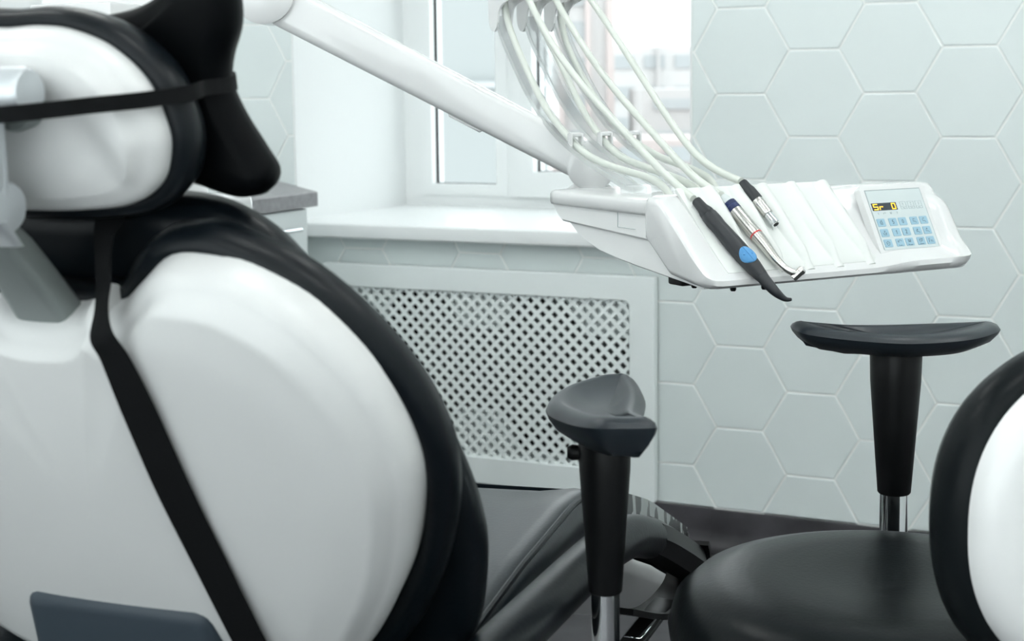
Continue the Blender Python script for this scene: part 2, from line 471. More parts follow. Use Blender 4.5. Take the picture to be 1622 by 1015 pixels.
# ------------------------------------------------------------------ radiator and its cover
CX0, CX1, CZ0, CZ1 = -2.312, -1.331, .108, .687
LX0, LX1, LZ0, LZ1 = -2.246, -1.400, .182, .624
rc = thing('radiator_cover', 'white radiator cover with diagonal lattice grille under the window sill', 'radiator cover', ((CX0+CX1)/2, -.02, CZ0))
ox, oz = (CX0+CX1)/2, CZ0
def rrect(x0, x1, z0, z1, r, n=5):
    out = []
    for cx, cz, a in ((x1-r, z1-r, 0), (x0+r, z1-r, 90), (x0+r, z0+r, 180), (x1-r, z0+r, 270)):
        for k in range(n+1):
            t = math.radians(a+90*k/n); out.append((cx+r*math.cos(t), cz+r*math.sin(t)))
    return out
g = G(); o1 = rrect(CX0, CX1, CZ0, CZ1, .004); o2 = rrect(CX0+.002, CX1-.002, CZ0+.002, CZ1-.002, .004)
i2 = rrect(LX0-.003, LX1+.003, LZ0-.003, LZ1+.003, .017); i1 = rrect(LX0, LX1, LZ0, LZ1, .015)
loft(g, [[(x-ox, y, z-oz) for x, z in P] for P, y in ((o1, .012), (o1, -.010), (o2, -.012), (i2, -.012), (i1, -.009), (i1, .006))], False, False)
obj('frame', g, 'cover_white', rc, True, 30)
g = G(); pit = .0346; hh = .0098; hp = pit/2
nx = int((LX1-LX0)/pit)+3; nz_ = int((LZ1-LZ0)/pit)+3
for i in range(-1, nx*2):
    for j in range(-1, nz_*2):
        if (i+j) % 2: continue
        cx, cz = LX0-.004+i*hp, LZ1+.004-j*hp
        if cx < LX0-.03 or cx > LX1+.03 or cz < LZ0-.03 or cz > LZ1+.03: continue
        cx -= ox; cz -= oz
        D4 = ((1, 0), (0, 1), (-1, 0), (0, -1))
        O4 = [(cx+hp*a, -.004, cz+hp*b2) for a, b2 in D4]
        M4 = [(cx+(hh+.0012)*a, -.004, cz+(hh+.0012)*b2) for a, b2 in D4]
        I4 = [(cx+hh*a, -.0028, cz+hh*b2) for a, b2 in D4]; B4 = [(cx+hh*a, .003, cz+hh*b2) for a, b2 in D4]
        fs = []
        for k in range(4):
            k2 = (k+1) % 4; fs += [(k, k2, 4+k2, 4+k), (4+k, 4+k2, 8+k2, 8+k), (8+k, 8+k2, 12+k2, 12+k)]
        g.add(O4+M4+I4+B4, fs)
obj('lattice_grille', g, 'cover_white', rc, False)
g = G(); box(g, -2.279, -1.371, .196, .1995, .141, .659); struct('niche_shade_sheet', g, 'dark_hole')  # dark sheet added at the niche back so grille holes read as shadow
rd = thing('radiator', 'sectional radiator with shade put into its colour, half hidden behind the lattice grille', 'radiator', (-1.74, .13, .18))
sec = G(); rbox(sec, -.036, .036, -.05, .05, 0, .44, .012, 2); secm = mk_mesh('section', sec, 'rad_shaded')
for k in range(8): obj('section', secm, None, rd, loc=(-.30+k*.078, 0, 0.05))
g = G(); tube(g, [(-.34, 0, .08), (.34, 0, .08)], .015, 10, 1); tube(g, [(-.34, 0, .44), (.34, 0, .44)], .015, 10, 1); obj('header_pipe', g, 'rad_shaded', rd)
g = G(); tube(g, [(.33, 0, .08), (.35, 0, .06), (.35, 0, -.18)], .011, 10, 4); obj('supply_pipe', g, 'rad_shaded', rd)

# ------------------------------------------------------------------ cabinet and worktop at the left wall
cb = thing('base_cabinet', 'white base cabinet with chrome bar handle under grey worktop', 'cabinet', (-2.47, -.8, 0))
cg = G(); poly = [(-2.84, -1.7), (-2.129, -1.7), (-2.129, -.40), (-2.46, -.03), (-2.84, -.03)]
loft(cg, [[(x+2.47, y+.8, z) for x, y in poly] for z in (.08, .876)]); obj('body', cg, 'cabinet', cb, False)
g = G(); box(g, -.37, .29, -.88, .75, 0, .08); obj('plinth', g, 'grey_plastic', cb, False)
for k, (y0, y1) in enumerate(((-.845, -.41), (-1.28, -.85), (-1.70, -1.285))):
    g = G(); rbox(g, .343, .361, y0+.8+.003, y1+.8-.003, .735, .872, .002, 1); dr = obj('drawer', g, 'cabinet', cb, True, 30)
    g = G(); c = (y0+y1)/2+.8+.05; xh = .395
    tube(g, [(xh, c-.085, .827), (xh, c+.085, .827)], .0055, 12, 1)
    for q in (-.07, .07): tube(g, [(.361, c+q, .827), (xh, c+q, .827)], .004, 8, 1)
    obj('handle', g, 'chrome', dr)
    g = G(); rbox(g, .343, .361, y0+.8+.003, y1+.8-.003, .09, .730, .002, 1); obj('door', g, 'cabinet', cb, True, 30)
g = G(); poly = [(-2.85, -1.72), (-2.10, -1.72), (-2.10, -.377), (-2.475, -.008), (-2.85, -.008)]
pi = inset(poly, .003)
loft(g, [[(x, y, z) for x, y in P] for P, z in ((poly, .876), (poly, .910), (pi, .913))])
tag(obj('worktop', g, 'worktop', None, True, 30), 'grey worktop with a cut-off corner beside the window', 'worktop')
sd = thing('soap_dispenser', 'small white dispenser with thin grey spout at the back of worktop', 'dispenser', (-2.525, -.045, .913))
g = G(); lathe(g, [(.016, 0), (.018, .002), (.018, .03), (.012, .038), (.006, .042)], (0, 0, 0), (0, 0, 1), 20); obj('bottle', g, 'matte_white', sd)
g = G(); tube(g, [(0, 0, .04), (0, 0, .058), (.012, 0, .062), (.028, 0, .056)], .0028, 8, 4); obj('spout', g, 'stem_grey', sd)

# ------------------------------------------------------------------ ceiling lamps
def ceiling_light(x, y):
    t = thing('ceiling_light', 'square recessed ceiling light with four tubes', 'ceiling light', (x, y, H), 0, 'ceiling lights')
    g = G(); frame_ring(g, -.30, .30, -.30, .30, .03, -.035, 0); g.xf(lambda v: V(v[0], v[2], v[1]))
    obj('frame', g, 'matte_white', t, False)
    g = G(); box(g, -.27, .27, -.27, .27, -.004, 0); obj('tray', g, 'matte_white', t, False)
    tm = G(); tube(tm, [(0, -.26, 0), (0, .26, 0)], .015, 10, 1); me = mk_mesh('lamp_tube', tm, 'tube_light')
    for k in range(4): obj('lamp_tube', me, None, t, loc=(-.195+.13*k, 0, -.022))
for x in (-2.0, -.35, .75):
    for y in (-1.25, -2.7, -4.2): ceiling_light(x, y)

# ------------------------------------------------------------------ dental chair
# chair axes: x to the sitter's right, y forward, z up
dc = thing('dental_chair', 'black leather dental chair with white back shell, seen from behind', 'dental chair', Wr(-.327, 1.442, 0), YAW-math.radians(20))
def tilt(o, rho):
    c_, s_ = math.cos(math.radians(rho)), math.sin(math.radians(rho)); o = np.array(o)
    return lambda v: o+V(v[0], v[1]*c_-v[2]*s_, v[1]*s_+v[2]*c_)
B = tilt((0, -.2044, .983), 27)
def sym(right):                       # right half outline top to bottom -> closed outline
    R_ = [np.array(p, float) for p in right]
    L_ = [V(-p[0], p[1]) for p in reversed(R_) if p[0] > 1e-6]
    return resample(catmull(R_+L_, 8, True), 180)
shell_out = sym([(0, -.016), (.030, -.013), (.043, -.001), (.052, .002), (.061, -.010), (.087, .010), (.122, .037), (.158, .039), (.196, .029), (.243, -.004),
                 (.284, -.064), (.302, -.135), (.296, -.197), (.263, -.289), (.200, -.385), (.13, -.428), (0, -.445)])
def shell_depth(face, x, z, y, s):
    if face == 1: return y
    lobe = sstep(-.005, .028, abs(x)-(.062+.10*min(1, max(0, -z/.42))))     # side lobes stand proud of the centre
    dome = 1-s*s
    return y-.012-.016*dome-.006*lobe*sstep(1.0, .8, s)
g = G()
cushion(g, shell_out, [(.016, .002), (.010, .005), (.004, .011), (.0, .021), (.0, .05), (.012, .052)], (0, -.2), shell_depth,
        fills=(.97, .94, .91, .88, .85, .82, .78, .74, .70, .66, .62, .58, .54, .5, .46, .42, .38, .34, .3, .25, .2, .15, .1, .05), fn=B)
obj('back_shell', g, 'shell_white', dc, True, 60, 'glossy white plastic shell of the backrest')
# upholstery roll round the shell
rim_out = sym([(0, -.012), (.03, -.008), (.05, -.006), (.075, .022), (.105, .046), (.134, .052), (.165, .050), (.228, .018), (.281, -.041), (.315, -.117), (.319, -.199), (.286, -.306), (.224, -.404), (.15, -.447), (0, -.465)])
flat = lambda face, x, z, y, s: y
g = G()
cushion(g, rim_out, [(.03, .052), (.02, .041), (.010, .040), (.002, .048), (0, .060), (.002, .075), (.012, .085), (.03, .088)], (0, -.2), flat, fn=B)
obj('back_roll', g, 'leather', dc, True, 70)
cush_out = sym([(0, .050), (.05, .052), (.105, .052), (.145, .042), (.178, .018), (.20, -.012), (.245, -.08), (.285, -.16), (.306, -.25), (.304, -.34), (.268, -.445), (.18, -.52), (0, -.54)])
g = G()
cushion(g, cush_out, [(.03, .078), (.012, .082), (.002, .092), (0, .106), (.004, .122), (.016, .133), (.034, .138)], (0, -.24),
        lambda face, x, z, y, s: y+(.014*(1-s*s) if face else 0), fn=B)
obj('back_cushion', g, 'leather', dc, True, 70)
# lower rear cover (grey) at the hinge
g = G()
rbox(g, -.118, .084, -.030, .03, -.50, -.298, .014, 3, fn=lambda v: B(V(v[0]+(.012 if v[0] > 0 else -.02)*(-.318-v[2])/.18, v[1]-.02*(-.318-v[2])/.18, v[2]-.012*(v[0]+.02)**2/.01)))
obj('hinge_cover', g, 'grey_plastic', dc, True, 50, 'dark blue-grey plastic hinge cover')
# webbing strap over the shell
def shell_y(x, z):
    d = V(x, z)-V(0, -.2); an = math.atan2(d[1], d[0]); O_ = shell_out-V(0, -.2)
    k = np.argmin(np.abs((np.arctan2(O_[:, 1], O_[:, 0])-an+math.pi) % (2*math.pi)-math.pi))
    sq = min(.97, np.linalg.norm(d)/max(1e-6, np.linalg.norm(O_[k])-.014))
    return shell_depth(0, x, z, .002, sq)
spts = [(.058, .084, .062), (.055, .060, .050), (.060, .040, .038), (.072, .010, .022)]
for x, z in ((.084, .006), (.091, -.018), (.098, -.066), (.105, -.151), (.111, -.245), (.118, -.342), (.122, -.41)):
    spts.append((x, min(shell_y(x-.016, z), shell_y(x+.016, z), shell_y(x, z), shell_y(x+.016, z-.02))-.004, z))
spts.append((.118, .02, -.47))
g = G()
ribbon(g, [B(V(*p)) for p in spts], [B(V(0, -1, 0))-B(V(0, 0, 0))]*len(spts), [.024, .024, .024, .024, .025, .028, .034, .036, .036, .036, .036, .036], .0016)
obj('strap', g, 'webbing', dc, True, 60, 'black webbing strap')
# headrest
Hh = tilt((.006, -.233, 1.145), 11)
head_out = sym([(0, .070), (.03, .071), (.06, .067), (.094, .053), (.122, .026), (.134, -.008), (.134, -.03), (.123, -.055), (.096, -.072), (.05, -.078), (0, -.079)])
def head_depth(face, x, z, y, s):
    if face == 1: return y
    e = math.hypot(x/.118, (z+.082)/.124)
    return y-.012-.014*(1-s*s)+.010*sstep(1.08, .86, e)
g = G()
cushion(g, head_out, [(.012, -.002), (.007, .001), (.002, .007), (0, .015), (0, .03), (.01, .032)], (0, -.01), head_depth,
        fills=(.96, .92, .87, .81, .74, .66, .56, .45, .33, .2, .1), fn=Hh)
obj('headrest_shell', g, 'shell_white', dc, True, 60, 'white rear shell of the headrest')
g = G()
head_rim = sym([(0, .082), (.03, .083), (.062, .079), (.10, .063), (.133, .032), (.147, -.008), (.147, -.034), (.135, -.063), (.104, -.083), (.05, -.090), (0, -.091)])
cushion(g, head_rim, [(.02, .030), (.014, .022), (.006, .021), (.001, .028), (0, .042), (.004, .058), (.016, .068), (.03, .07)], (0, -.01), flat, fn=Hh)
obj('headrest_pad', g, 'leather', dc, True, 70)
# articulated headrest bracket
g = G(); lathe(g, [(.0185, -.11), (.0195, -.108), (.0195, .062), (.0170, .066), (.0, .0665)], Hh(V(.0, -.050, .031)), (1, 0, 0), 36); obj('upper_hinge', g, 'silver', dc, True, 40)
g = G(); lathe(g, [(.020, 0), (.022, .003), (.022, .022), (.024, .03)], Hh(V(.03, -.032, .018)), Hh(V(0, 1, 0))-Hh(V(0, 0, 0)), 28); obj('hinge_socket', g, 'stem_grey', dc)
lowc = Hh(V(.006, -.052, -.058))
g = G(); lathe(g, [(.0200, -.12), (.0205, -.118), (.0205, .022), (.018, .026), (.0, .0265)], lowc, (1, 0, 0), 36); obj('lower_hinge', g, 'silver', dc, True, 40)
g = G(); 
hu = Hh(V(.014, -.050, .014)); hl = Hh(V(.010, -.056, -.056))
rbox(g, -.03, .022, -.005, .006, 0, 1, .004, 3, fn=lambda v: hu+(hl-hu)*v[2]+V(v[0], v[1], 0))
obj('link_plate', g, 'silver', dc, True, 40)
g = G(); rbox(g, .004, .024, -.010, .004, .08, .80, .006, 3, fn=lambda v: hu+(hl-hu)*v[2]+V(v[0], v[1]-.006, 0)); obj('link_latch', g, 'silver', dc, True, 40)
s0 = lowc+V(0, .0, -.005); s1 = B(V(-.013, .040, -.04))
g = G(); rings = []
for t in np.linspace(0, 1, 12):
    p = s0+(s1-s0)*t; hw = .017+.010*sstep(0, .9, t); hd = .008+.008*sstep(0, .3, t)
    rings.append([p+V(x, 0, 0)+(B(V(0, y, 0))-B(V(0, 0, 0))) for x, y in rrect(-hw, hw, -hd, hd, min(hd, .010)*.95, 4)])
loft(g, rings); obj('headrest_stem', g, 'stem_grey', dc, True, 50)
g = G(); rbox(g, -.024, .030, -.006, .006, 0, 1, .005, 3, fn=lambda v: s0+V(.0, -.012, -.005)+(s1-s0)*.20*v[2]+V(v[0], v[1], 0)); obj('stem_collar', g, 'silver', dc)

# seat, legrest, under-shell
def seatprof(t):
    hw = np.interp(t, [-.12, 0, .12, .35, .63, .75, .95, 1.2], [.25, .262, .256, .236, .214, .212, .212, .21])
    zt = np.interp(t, [-.12, .0, .35, .60, .70, .78, .95, 1.2], [.60, .615, .628, .630, .622, .598, .540, .428])
    return hw, zt
g = G(); rings = []
for t in np.linspace(-.12, .80, 40):
    hw, zt = seatprof(t)
    zt2 = zt
    half = [(0, -.012), (hw*.6, -.008), (hw-.035, .0), (hw-.012, -.003), (hw-.002, -.014), (hw, -.03), (hw-.004, -.07), (hw-.02, -.085)]
    pts = half+[(-x, z) for x, z in reversed(half)]
    rings.append([(x, t, zt2+z) for x, z in pts])
loft(g, rings); obj('seat_cushion', g, 'leather_seat', dc, True, 50)
for sgn in (1, -1):
    g = G(); pp = []
    for t in np.linspace(-.05, .80, 20):
        hw, zt = seatprof(t); pp.append((sgn*(hw-.008), t, zt-.004))
    tube(g, pp, .004, 8, 2); obj('piping', g, 'leather', dc)
g = G(); rings = []
for t in np.linspace(.78, 1.19, 14):
    hw, zt = seatprof(t)
    half = [(0, -.004), (hw-.02, .0), (hw-.004, -.003), (hw, -.01), (hw, -.05), (hw-.01, -.06)]
    pts = half+[(-x, z) for x, z in reversed(half)]
    rings.append([(x, t, zt+z) for x, z in pts])
loft(g, rings); obj('leg_rest', g, 'leather_seat', dc, True, 50)
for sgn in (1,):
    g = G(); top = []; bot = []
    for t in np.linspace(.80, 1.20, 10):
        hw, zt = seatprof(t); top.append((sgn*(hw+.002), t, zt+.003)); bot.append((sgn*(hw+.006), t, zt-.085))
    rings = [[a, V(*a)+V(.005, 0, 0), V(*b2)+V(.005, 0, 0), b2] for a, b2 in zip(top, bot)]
    loft(g, rings); obj('foot_sheet', g, 'foot_plastic', dc, True, 40, 'glossy pale sheet with painted dark reflections along the leg rest')
g = G(); hw, zt = seatprof(1.2); rbox(g, -hw-.004, hw+.010, 1.192, 1.206, zt-.09, zt-.004, .005, 2); obj('leg_rest_end', g, 'black_plastic', dc)
g = G(); rings = []
for t in np.linspace(-.10, 1.12, 30):
    hw, zt = seatprof(t); w = hw+.012; zb = zt-.075-.02*sstep(.6, 1, t)
    half = [(0, -.085), (w*.7, -.07), (w-.03, -.045), (w-.006, -.03), (w, -.018), (w-.004, -.004), (w-.02, 0.0)]
    pts = half+[(-x, z) for x, z in reversed(half)]
    rings.append([(x, t, zb+z) for x, z in pts])
loft(g, rings); obj('under_shell', g, 'shell_white', dc, True, 50)
g = G(); rbox(g, -.13, .13, .02, .42, .06, .50, .05, 4); obj('pedestal', g, 'shell_white', dc)
g = G(); rbox(g, -.22, .22, -.12, .62, 0, .07, .025, 3); obj('base_plate', g, 'shell_white', dc)
# armrest on the right side
AX = .290
g = G(); tube(g, [(AX, -.20, .575), (AX, -.10, .605), (AX, .05, .618), (AX, .25, .618), (AX, .45, .614), (AX+.004, .56, .604), (AX+.010, .635, .582)], [.022, .026, .0275, .0275, .0275, .0275, .027], 20, 6, flat=1.0)
obj('armrest', g, 'leather', dc, True, 60)
g = G(); tube(g, [(AX+.010, .633, .583), (AX+.014, .67, .566), (AX+.020, .73, .536), (AX+.026, .79, .505)], [.0275, .029, .030, .029], 8, 4); obj('armrest_end', g, 'black_plastic', dc, True, 30)
g = G(); ribbon(g, [(AX+.026, .79, .53), (AX+.026, .80, .505), (AX+.02, .775, .472), (AX-.0, .70, .462), (AX-.03, .62, .49)], [(0, 1, .3), (0, 1, 0), (0, .3, -1), (0, -.2, -1), (0, -.3, -1)], .058, .008)
obj('armrest_bracket', g, 'black_plastic', dc, True, 40)
g = G(); rbox(g, AX-.012, AX+.02, .56, .80, .456, .464, .003, 2); obj('side_rail', g, 'black_plastic', dc)
g = G(); rbox(g, AX-.008, AX+.016, .58, .66, .4642, .467, .001, 1); obj('rail_trim', g, 'chrome', dc)

# neck pillow with its elastic belt (lies against the headrest)
npil = thing('neck_pillow', 'black bone-shaped neck pillow belted to the headrest', 'pillow', Wr(-.327, 1.442, 0), YAW-math.radians(20))
pil_out = sym([(0, .064), (.031, .066), (.066, .071), (.090, .080), (.121, .097), (.146, .101), (.162, .086), (.162, .056), (.150, .028), (.146, .007), (.155, -.019), (.171, -.048), (.180, -.067), (.172, -.083), (.152, -.088), (.134, -.085), (.105, -.076), (.05, -.066), (0, -.064)])
g = G()
cushion(g, pil_out, [(.016, .076), (.008, .079), (.002, .088), (0, .099), (.002, .112), (.010, .124), (.022, .131)], (0, 0),
        lambda face, x, z, y, s: y+(1 if face else -.25)*.022*(1-s*s), fn=Hh)
obj('pillow_body', g, 'pillow_black', npil, True, 70)
g = G()
belt = [(-.158, .10, .008), (-.150, .066, .010), (-.10, .0, .014), (-.04, -.070, .018), (.041, -.073, .019), (.075, -.068, .020), (.108, -.034, .018), (.133, .0, .015), (.1495, .036, .013), (.1410, .068, .010), (.1435, .086, .008), (.1455, .102, .006), (.136, .126, .005), (.112, .144, .004), (0, .166, .004), (-.12, .150, .004), (-.1465, .118, .004), (-.158, .10, .008)]
cN = V(0, .05, .01)
ribbon(g, [Hh(V(*p)) for p in belt], [Hh(V(*p))-Hh(V(0, .05, p[2])) for p in belt], .0125, .002)
obj('belt', g, 'webbing', npil, True, 60, 'black elastic belt round the headrest')

# ------------------------------------------------------------------ dental unit body behind the chair
def cz_(r, d, z): return Wr(r, d, z)
du = thing('dental_unit', 'white dental unit cabinet standing behind the black chair back', 'dental unit', Wr(-.668, 2.45, 0), YAW-math.radians(20))
g = G(); rbox(g, -.30, .17, -.18, .22, .02, 1.0, .022, 4); obj('body', g, 'gloss_white', du)
g = G(); rbox(g, -.02, .125, -.12, .14, .99, 1.30, .004, 2); obj('upper_box', g, 'gloss_white', du)
g = G(); rbox(g, -.20, -.03, -.12, .14, .99, 1.22, .004, 2); obj('cup_filler', g, 'gloss_white', du)
g = G(); lathe(g, [(.045, .95), (.045, 1.36), (.05, 1.37)], (-.09, .09, 0), (0, 0, 1), 28); obj('column', g, 'gloss_white', du)

# ------------------------------------------------------------------ instrument tray on its arm
TROT = YAW+math.atan2(.48, .877)
it = thing('instrument_tray', 'white delivery tray with control panel on a long white arm', 'instrument tray', Wr(.265, 2.0, .895), TROT)
TO = np.array(it.location); ca, sa = math.cos(TROT), math.sin(TROT)
def toT(w): d = np.array(w)-TO; return V(d[0]*ca+d[1]*sa, -d[0]*sa+d[1]*ca, d[2])
# top plan: a rounded slab
plan = resample(catmull([(-.002, .155), (-.004, .25), (-.003, .36), (.0, .425), (.02, .440), (.12, .446), (.25, .446), (.34, .43), (.40, .36), (.43, .25), (.446, .14), (.44, .10), (.30, .115), (.12, .128), (.02, .135)], 8, True), 90)
def plan_slab(g, rows):
    N = smooth_cols(inward(plan), 3)
    loft(g, [[(p[0], p[1], z) for p in plan+N*ins] for ins, z in rows])
g = G(); plan_slab(g, [(.012, .088), (.002, .0905), (.0, .094), (.0, .106), (.002, .1095), (.006, .1115), (.03, .1135)])
obj('top_cover', g, 'gloss_white', it, True, 50)
# upper side band, set in under the lip
def extr(g, prof, xs, mi=0):
    rings = []
    for x, ins in xs:
        P = np.array(prof); N = smooth_cols(inward(P), 0)
        rings.append([(x, p[0], p[1]) for p in P+N*ins])
    loft(g, rings, mi=mi)
g = G(); extr(g, [(.145, .095), (.428, .095), (.424, .086), (.408, .070), (.398, .0645), (.385, .0635), (.145, .052)], [(.003, .004), (.006, .001), (.012, 0), (.41, 0), (.415, .003)])
obj('side_band', g, 'side_white', it, True, 40)
g = G(); extr(g, [(.150, .09), (.395, .09), (.392, .066), (.363, .047), (.335, .0365), (.30, .026), (.25, .0185), (.197, .012), (.117, .004), (.03, -.001)], [(.010, .003), (.0125, .001), (.018, 0), (.40, 0), (.41, .004)])
obj('underbody', g, 'side_white', it, True, 40)
g = G(); box(g, .0022, .0032, .236, .2365, .068, .092); box(g, .0022, .0032, .190, .2365, .0675, .068); obj('panel_seam', g, 'panel_edge', it, False)
# front shell: lofted along x; rows = bottom rear, toe, face, top
def front_ring(x):
    u = sstep(.27, .36, x)                                     # panel side is steeper
    top = (1-u)*V(.134, .116)+u*V(.084, .1215)
    toe = V(.006, .002); bel = (1-u)*V(.0005, .010)+u*V(-.004, .016)
    mid1 = (1-u)*V(.034, .0355)+u*V(.038, .044); mid2 = (1-u)*V(.084, .079)+u*V(.0635, .092)
    w = sstep(.426, .446, x); mid1 = mid1+V(-.020, 0)*w; mid2 = mid2+V(-.014, 0)*w; bel = bel+V(-.002, .002)*w
    ctl = [V(.10, .010), V(.03, .0), toe, bel, (1-u)*V(.010, .018)+u*(V(.014, .026)-V(.014, 0)*w), mid1, mid2, top-V(.008, .004)*(1-u)-V(.006, .012)*u, top+V(.008, .001), V(.165, .1125), V(.165, .06)]
    return ctl
def ring_at(x, k, dx=0):
    P = resample(catmull(front_ring(x), 6), 48, closed=False)
    c = V(.085, .06)
    return [(x+dx, *(c+(p-c)*k)) for p in P]
g = G(); rings = []
for dx, k in ((-.016, .80), (-.0145, .88), (-.010, .95), (-.004, .985), (.006, 1.0)): rings.append(ring_at(0.0, k, dx+.012))
for x in np.r_[np.linspace(.04, .42, 34), np.linspace(.426, .446, 6)]: rings.append(ring_at(x, 1.0))
for dx, k in ((.012, .985), (.019, .955), (.024, .90), (.027, .82), (.028, .70)): rings.append(ring_at(.447, k, dx*.8))
loft(g, rings); obj('front_shell', g, 'gloss_white', it, True, 50)
for x, y in ((.03, .085), (.10, .02), (.055, .03)):
    g = G(); lathe(g, [(.0042, 0), (.0042, -.007), (.003, -.009)], (x, y, .002), (0, 0, 1), 14); obj('foot_screw', g, 'black_plastic', it)
g = G(); rbox(g, .02, .04, .10, .135, -.006, .006, .003, 2); obj('bottom_grip', g, 'black_plastic', it)
# silicone instrument mat with ridges; slope coordinates: s up the face
SD = V(0, .763, .646); SN = V(0, -.646, .763)
def slope(x, s, n=0.0):
    sl = np.interp(s, [0, .03, .08, .14, .185, .21], [.0, -.002, -.0025, .0005, .0015, .003])
    y, z = .0+SD[1]*s, .005+SD[2]*s
    return V(x, y, z)+SN*(n+.004+sl)
def sheet(g, xs, ss, top, thick):
    rings = []
    for s in ss:
        row = [slope(x, s, top(x, s)) for x in xs]
        rings.append(row+[slope(x, s, -thick) for x in reversed(xs)])
    loft(g, rings)
g = G(); sheet(g, np.linspace(.034, .296, 30), np.linspace(.020, .182, 24), lambda x, s: .0035 if .036 < x < .294 and .022 < s < .180 else .001, .004)
mat_o = obj('instrument_mat', g, 'matte_white', it, True, 50, 'white silicone instrument mat')
for k, xr in enumerate((.080, .128, .173, .225, .283)):
    g = G(); ss = np.linspace(.014, .176, 26); rings = []
    for s in ss:
        h = .0035+.011*sstep(.014, .05, s)*(1-.35*sstep(.10, .176, s)); xo = xr-.0+.010*((s-.02)/.16)**2*(0.6)
        w = .010+.010*sstep(.02, .15, s)
        if s < .02: h *= .8
        rings.append([slope(xo-w, s, 0), slope(xo-w*.7, s, h*.45), slope(xo-w*.25, s, h*.95), slope(xo+.001, s, h), slope(xo+w*.3, s, h*.9), slope(xo+w*.55, s, h*.4), slope(xo+w*.6, s, 0)])
    loft(g, rings); obj('ridge', g, 'matte_white', mat_o, True, 60)
# control panel
PO = V(.320, .0285, .0315); PU = V(1, 0, 0); PV = V(0, .470, .883); PN = V(0, -.883, .470); PWid, PHei = .104, .092
def pan(u, v, n=0.0): return PO+PU*(u*PWid)+PV*((1-v)*PHei)+PN*(.0035+n)
def pquad(g, u0, u1, v0, v1, n0, n1, mi=0, r=.0):
    if r:
        o_ = rrect(u0*PWid, u1*PWid, v0*PHei, v1*PHei, r, 3)
        o_ = [(a/PWid, b2/PHei) for a, b2 in o_]
    else: o_ = [(u0, v0), (u1, v0), (u1, v1), (u0, v1)]
    loft(g, [[pan(u, v, n0) for u, v in o_], [pan(u, v, n1) for u, v in o_]], mi=mi)
g = G(); pquad(g, -.09, 1.08, -.10, 1.10, -.012, .0005, r=.006); cp = obj('control_panel', g, 'gloss_white', it, True, 40, 'keypad panel with small orange digital display')
g = G(); pquad(g, -.012, 1.012, -.018, 1.0, .0003, .0008); obj('sheet_edge', g, 'panel_edge', cp, False)
g = G(); pquad(g, 0, 1, 0, 1.012, .0003, .0011); obj('keypad_sheet', g, 'panel_sheet', cp, False)
g = G(); pquad(g, .022, .476, .215, .343, .0008, .0015); lcd = obj('display', g, 'lcd', cp, False)
SEG = {'a': ((0, 0), (1, 0)), 'b': ((1, 0), (1, .5)), 'c': ((1, .5), (1, 1)), 'd': ((0, 1), (1, 1)), 'e': ((0, .5), (0, 1)), 'f': ((0, 0), (0, .5)), 'g': ((0, .5), (1, .5))}
def stroke(g, p, q, w, n0, n1, mi=0):
    p = V(p[0]*PWid, p[1]*PHei); q = V(q[0]*PWid, q[1]*PHei); t = q-p; L = np.linalg.norm(t)
    if L < 1e-6: return
    t /= L; s = V(-t[1], t[0])*w/2; p = p-t*w*.3; q = q+t*w*.3
    o_ = [(p+s), (q+s), (q-s), (p-s)]; o_ = [(a/PWid, b2/PHei) for a, b2 in o_]
    loft(g, [[pan(u, v, n0) for u, v in o_], [pan(u, v, n1) for u, v in o_]], mi=mi)
for u0, u1, segs in ((.052, .122, 'afgcd'), (.158, .215, 'eg'), (.385, .445, 'abcdef')):
    g = G()
    for k in segs:
        (a, b2), (c, d) = SEG[k]
        stroke(g, (u0+(u1-u0)*a, .236+.090*b2), (u0+(u1-u0)*c, .236+.090*d), .00125, .0014, .0019)
    obj('digit', g, 'led', cp, False)
